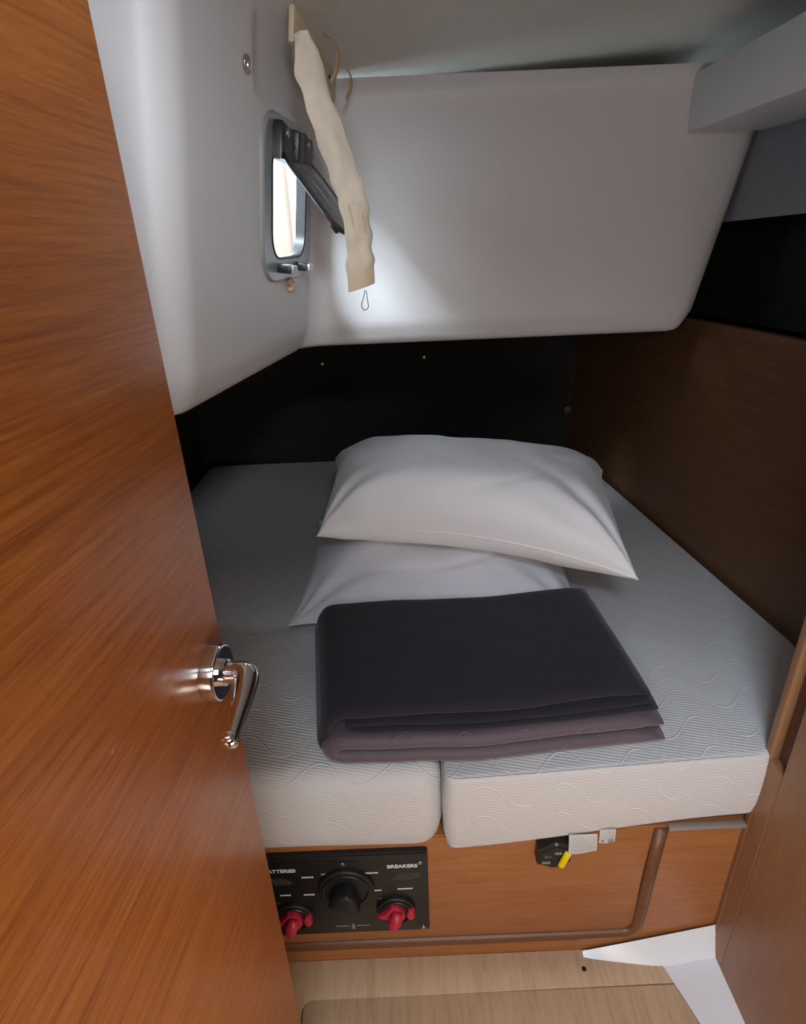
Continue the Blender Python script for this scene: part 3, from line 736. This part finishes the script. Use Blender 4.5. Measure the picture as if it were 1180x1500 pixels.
# ------------------------------------------------------------------ cream blind hanging in folds over the port
bl = empty('roman_blind', (-.14, 1.25, 1.60), label='cream cloth blind bunched into a strip hanging from its batten over the portlight', cat='blind')
ra, rb = Vector((-.141, 1.138, 1.610)), Vector((-.100, 1.385, 1.575))
rdir = (rb-ra).normalized(); rup = Vector((.10, 0, 1)); rup = (rup-rdir*rup.dot(rdir)).normalized(); rno = rdir.cross(rup)
if rno.x < 0: rno = -rno
LR = (rb-ra).length
bat = obj('batten', rbox(None, (LR, .050, .010), .003, 2, mat=frame((ra+rb)/2, rdir, rup, rno)), M_rail, bl, smooth=40)
for t in (.25, .80): obj('screw', cyl(ra.lerp(rb, t)+rno*.0045, rno, .004, .002, 12, .0006), M_blackm, bat, smooth=40)
def ribbon(center, half, tvec, thick, nw=13, seed=0, pleat=.004):
    """a strip of cloth: list of centre points, half widths and width directions"""
    n = len(center); V, F = [], []
    for s in (1, -1):
        for i in range(n):
            T = (center[min(i+1, n-1)]-center[max(i-1, 0)]).normalized(); W = tvec[i].normalized(); Nn = T.cross(W).normalized()
            for k in range(nw):
                a = 2*k/(nw-1)-1
                bulge = pleat*(1-a*a)+pleat*.9*noise.noise(Vector((a*1.3, i*.16, seed+.5)))+.0022*math.sin(i*.55+a*2)+.0026*math.sin(i*1.25)*sstep(.15, .35, i/n)
                V.append(center[i]+W*half[i]*a+Nn*(bulge+s*thick*(1-.75*a*a)))
    for s in (0, 1):
        o = s*n*nw
        for i in range(n-1):
            for k in range(nw-1): F.append((o+i*nw+k, o+i*nw+k+1, o+(i+1)*nw+k+1, o+(i+1)*nw+k))
    o = n*nw
    for i in range(n-1):
        F.append((i*nw, (i+1)*nw, o+(i+1)*nw, o+i*nw)); F.append((i*nw+nw-1, (i+1)*nw+nw-1, o+(i+1)*nw+nw-1, o+i*nw+nw-1))
    for k in range(nw-1): F.append((k, k+1, o+k+1, o+k)); F.append(((n-1)*nw+k, (n-1)*nw+k+1, o+(n-1)*nw+k+1, o+(n-1)*nw+k))
    return pyd(V, F)
BLC = [(-.126, 1.130, 1.594), (-.121, 1.130, 1.577), (-.117, 1.130, 1.540), (-.097, 1.120, 1.474), (-.075, 1.110, 1.405), (-.060, 1.100, 1.354), (-.055, 1.095, 1.302), (-.057, 1.095, 1.248)]
cen = smooth_path(BLC, 7); nc = len(cen)
hal = [.012+.012*sstep(0, .3, i/nc)+(.0014*math.sin(i*1.1)+.003*noise.noise(Vector((i*.31, 0, 4))))*sstep(.1, .3, i/nc) for i in range(nc)]
tv = [Vector((1, .35, .10)) for i in range(nc)]
obj('cloth', ribbon(cen, hal, tv, .0035, seed=1, pleat=.006), M_blind, bl, smooth=50)
fb = []
hemc = [cen[-1]+Vector((.001, 0, .004)), cen[-1]+Vector((.001, 0, -.010)), cen[-1]+Vector((.001, 0, -.024))]
obj('hem', ribbon(hemc, [.025, .025, .025], [Vector((1, .35, .28))]*3, .0045, seed=3, pleat=.001), M_rail, bl, smooth=50, label='stiff tan hem bar')
for s in (-.35, .45):
    o = cen[int(nc*.70)]
    obj('tuck', tube(smooth_path([cen[int(nc*(.70+.045*q))]+Vector((1, .35, .1)).normalized()*.024*s+Vector((.001*q, -.0085, 0)) for q in range(4)], 4), .0016, 6), M_rail, bl, smooth=True)
lc = hemc[-1]+Vector((.006, -.002, -.003))
obj('cord', tube(smooth_path([lc, lc+Vector((-.003, 0, -.012)), lc+Vector((-.008, 0, -.026)), lc+Vector((-.003, 0, -.034)), lc+Vector((.004, 0, -.029)), lc+Vector((.003, 0, -.015)), lc+Vector((.002, 0, -.002))], 6), .0008, 6), M_cord, bl, smooth=True)
def strap(pts): return tube(smooth_path(pts, 6), .005, 10, flat=(1, .25, (1, -.4, 0)))
obj('strap', strap([(-.137, 1.165, 1.590), (-.142, 1.15, 1.573), (-.139, 1.14, 1.556), (-.126, 1.14, 1.540), (-.115, 1.142, 1.535)]), M_strap, bl, smooth=True)
obj('strap', strap([(-.098, 1.20, 1.612), (-.079, 1.19, 1.598), (-.074, 1.18, 1.572), (-.080, 1.165, 1.548), (-.088, 1.16, 1.535)]), M_strap, bl, smooth=True)
obj('strap', strap([(-.082, 1.37, 1.607), (-.066, 1.36, 1.592), (-.064, 1.35, 1.570), (-.074, 1.34, 1.548)]), M_strap, bl, smooth=True)

# ------------------------------------------------------------------ outside, seen through the port
co = empty('cockpit', (-1.2, 2.4, 1.09), label='overexposed peach cockpit side and white coaming outside the portlight', cat='cockpit')
obj('sole', rbox((-2.3, 3.2, 1.083), (3.6, 4.7, .01), 0), M_out, co)
obj('side_panel', rbox((-.75, 2.6, 1.54), (.72, .05, .90), .02, 3), M_peach, co, smooth=40)
obj('coaming', rbox((-.30, 3.3, 1.19), (.26, .06, .20), .02, 3), M_out, co, smooth=40)
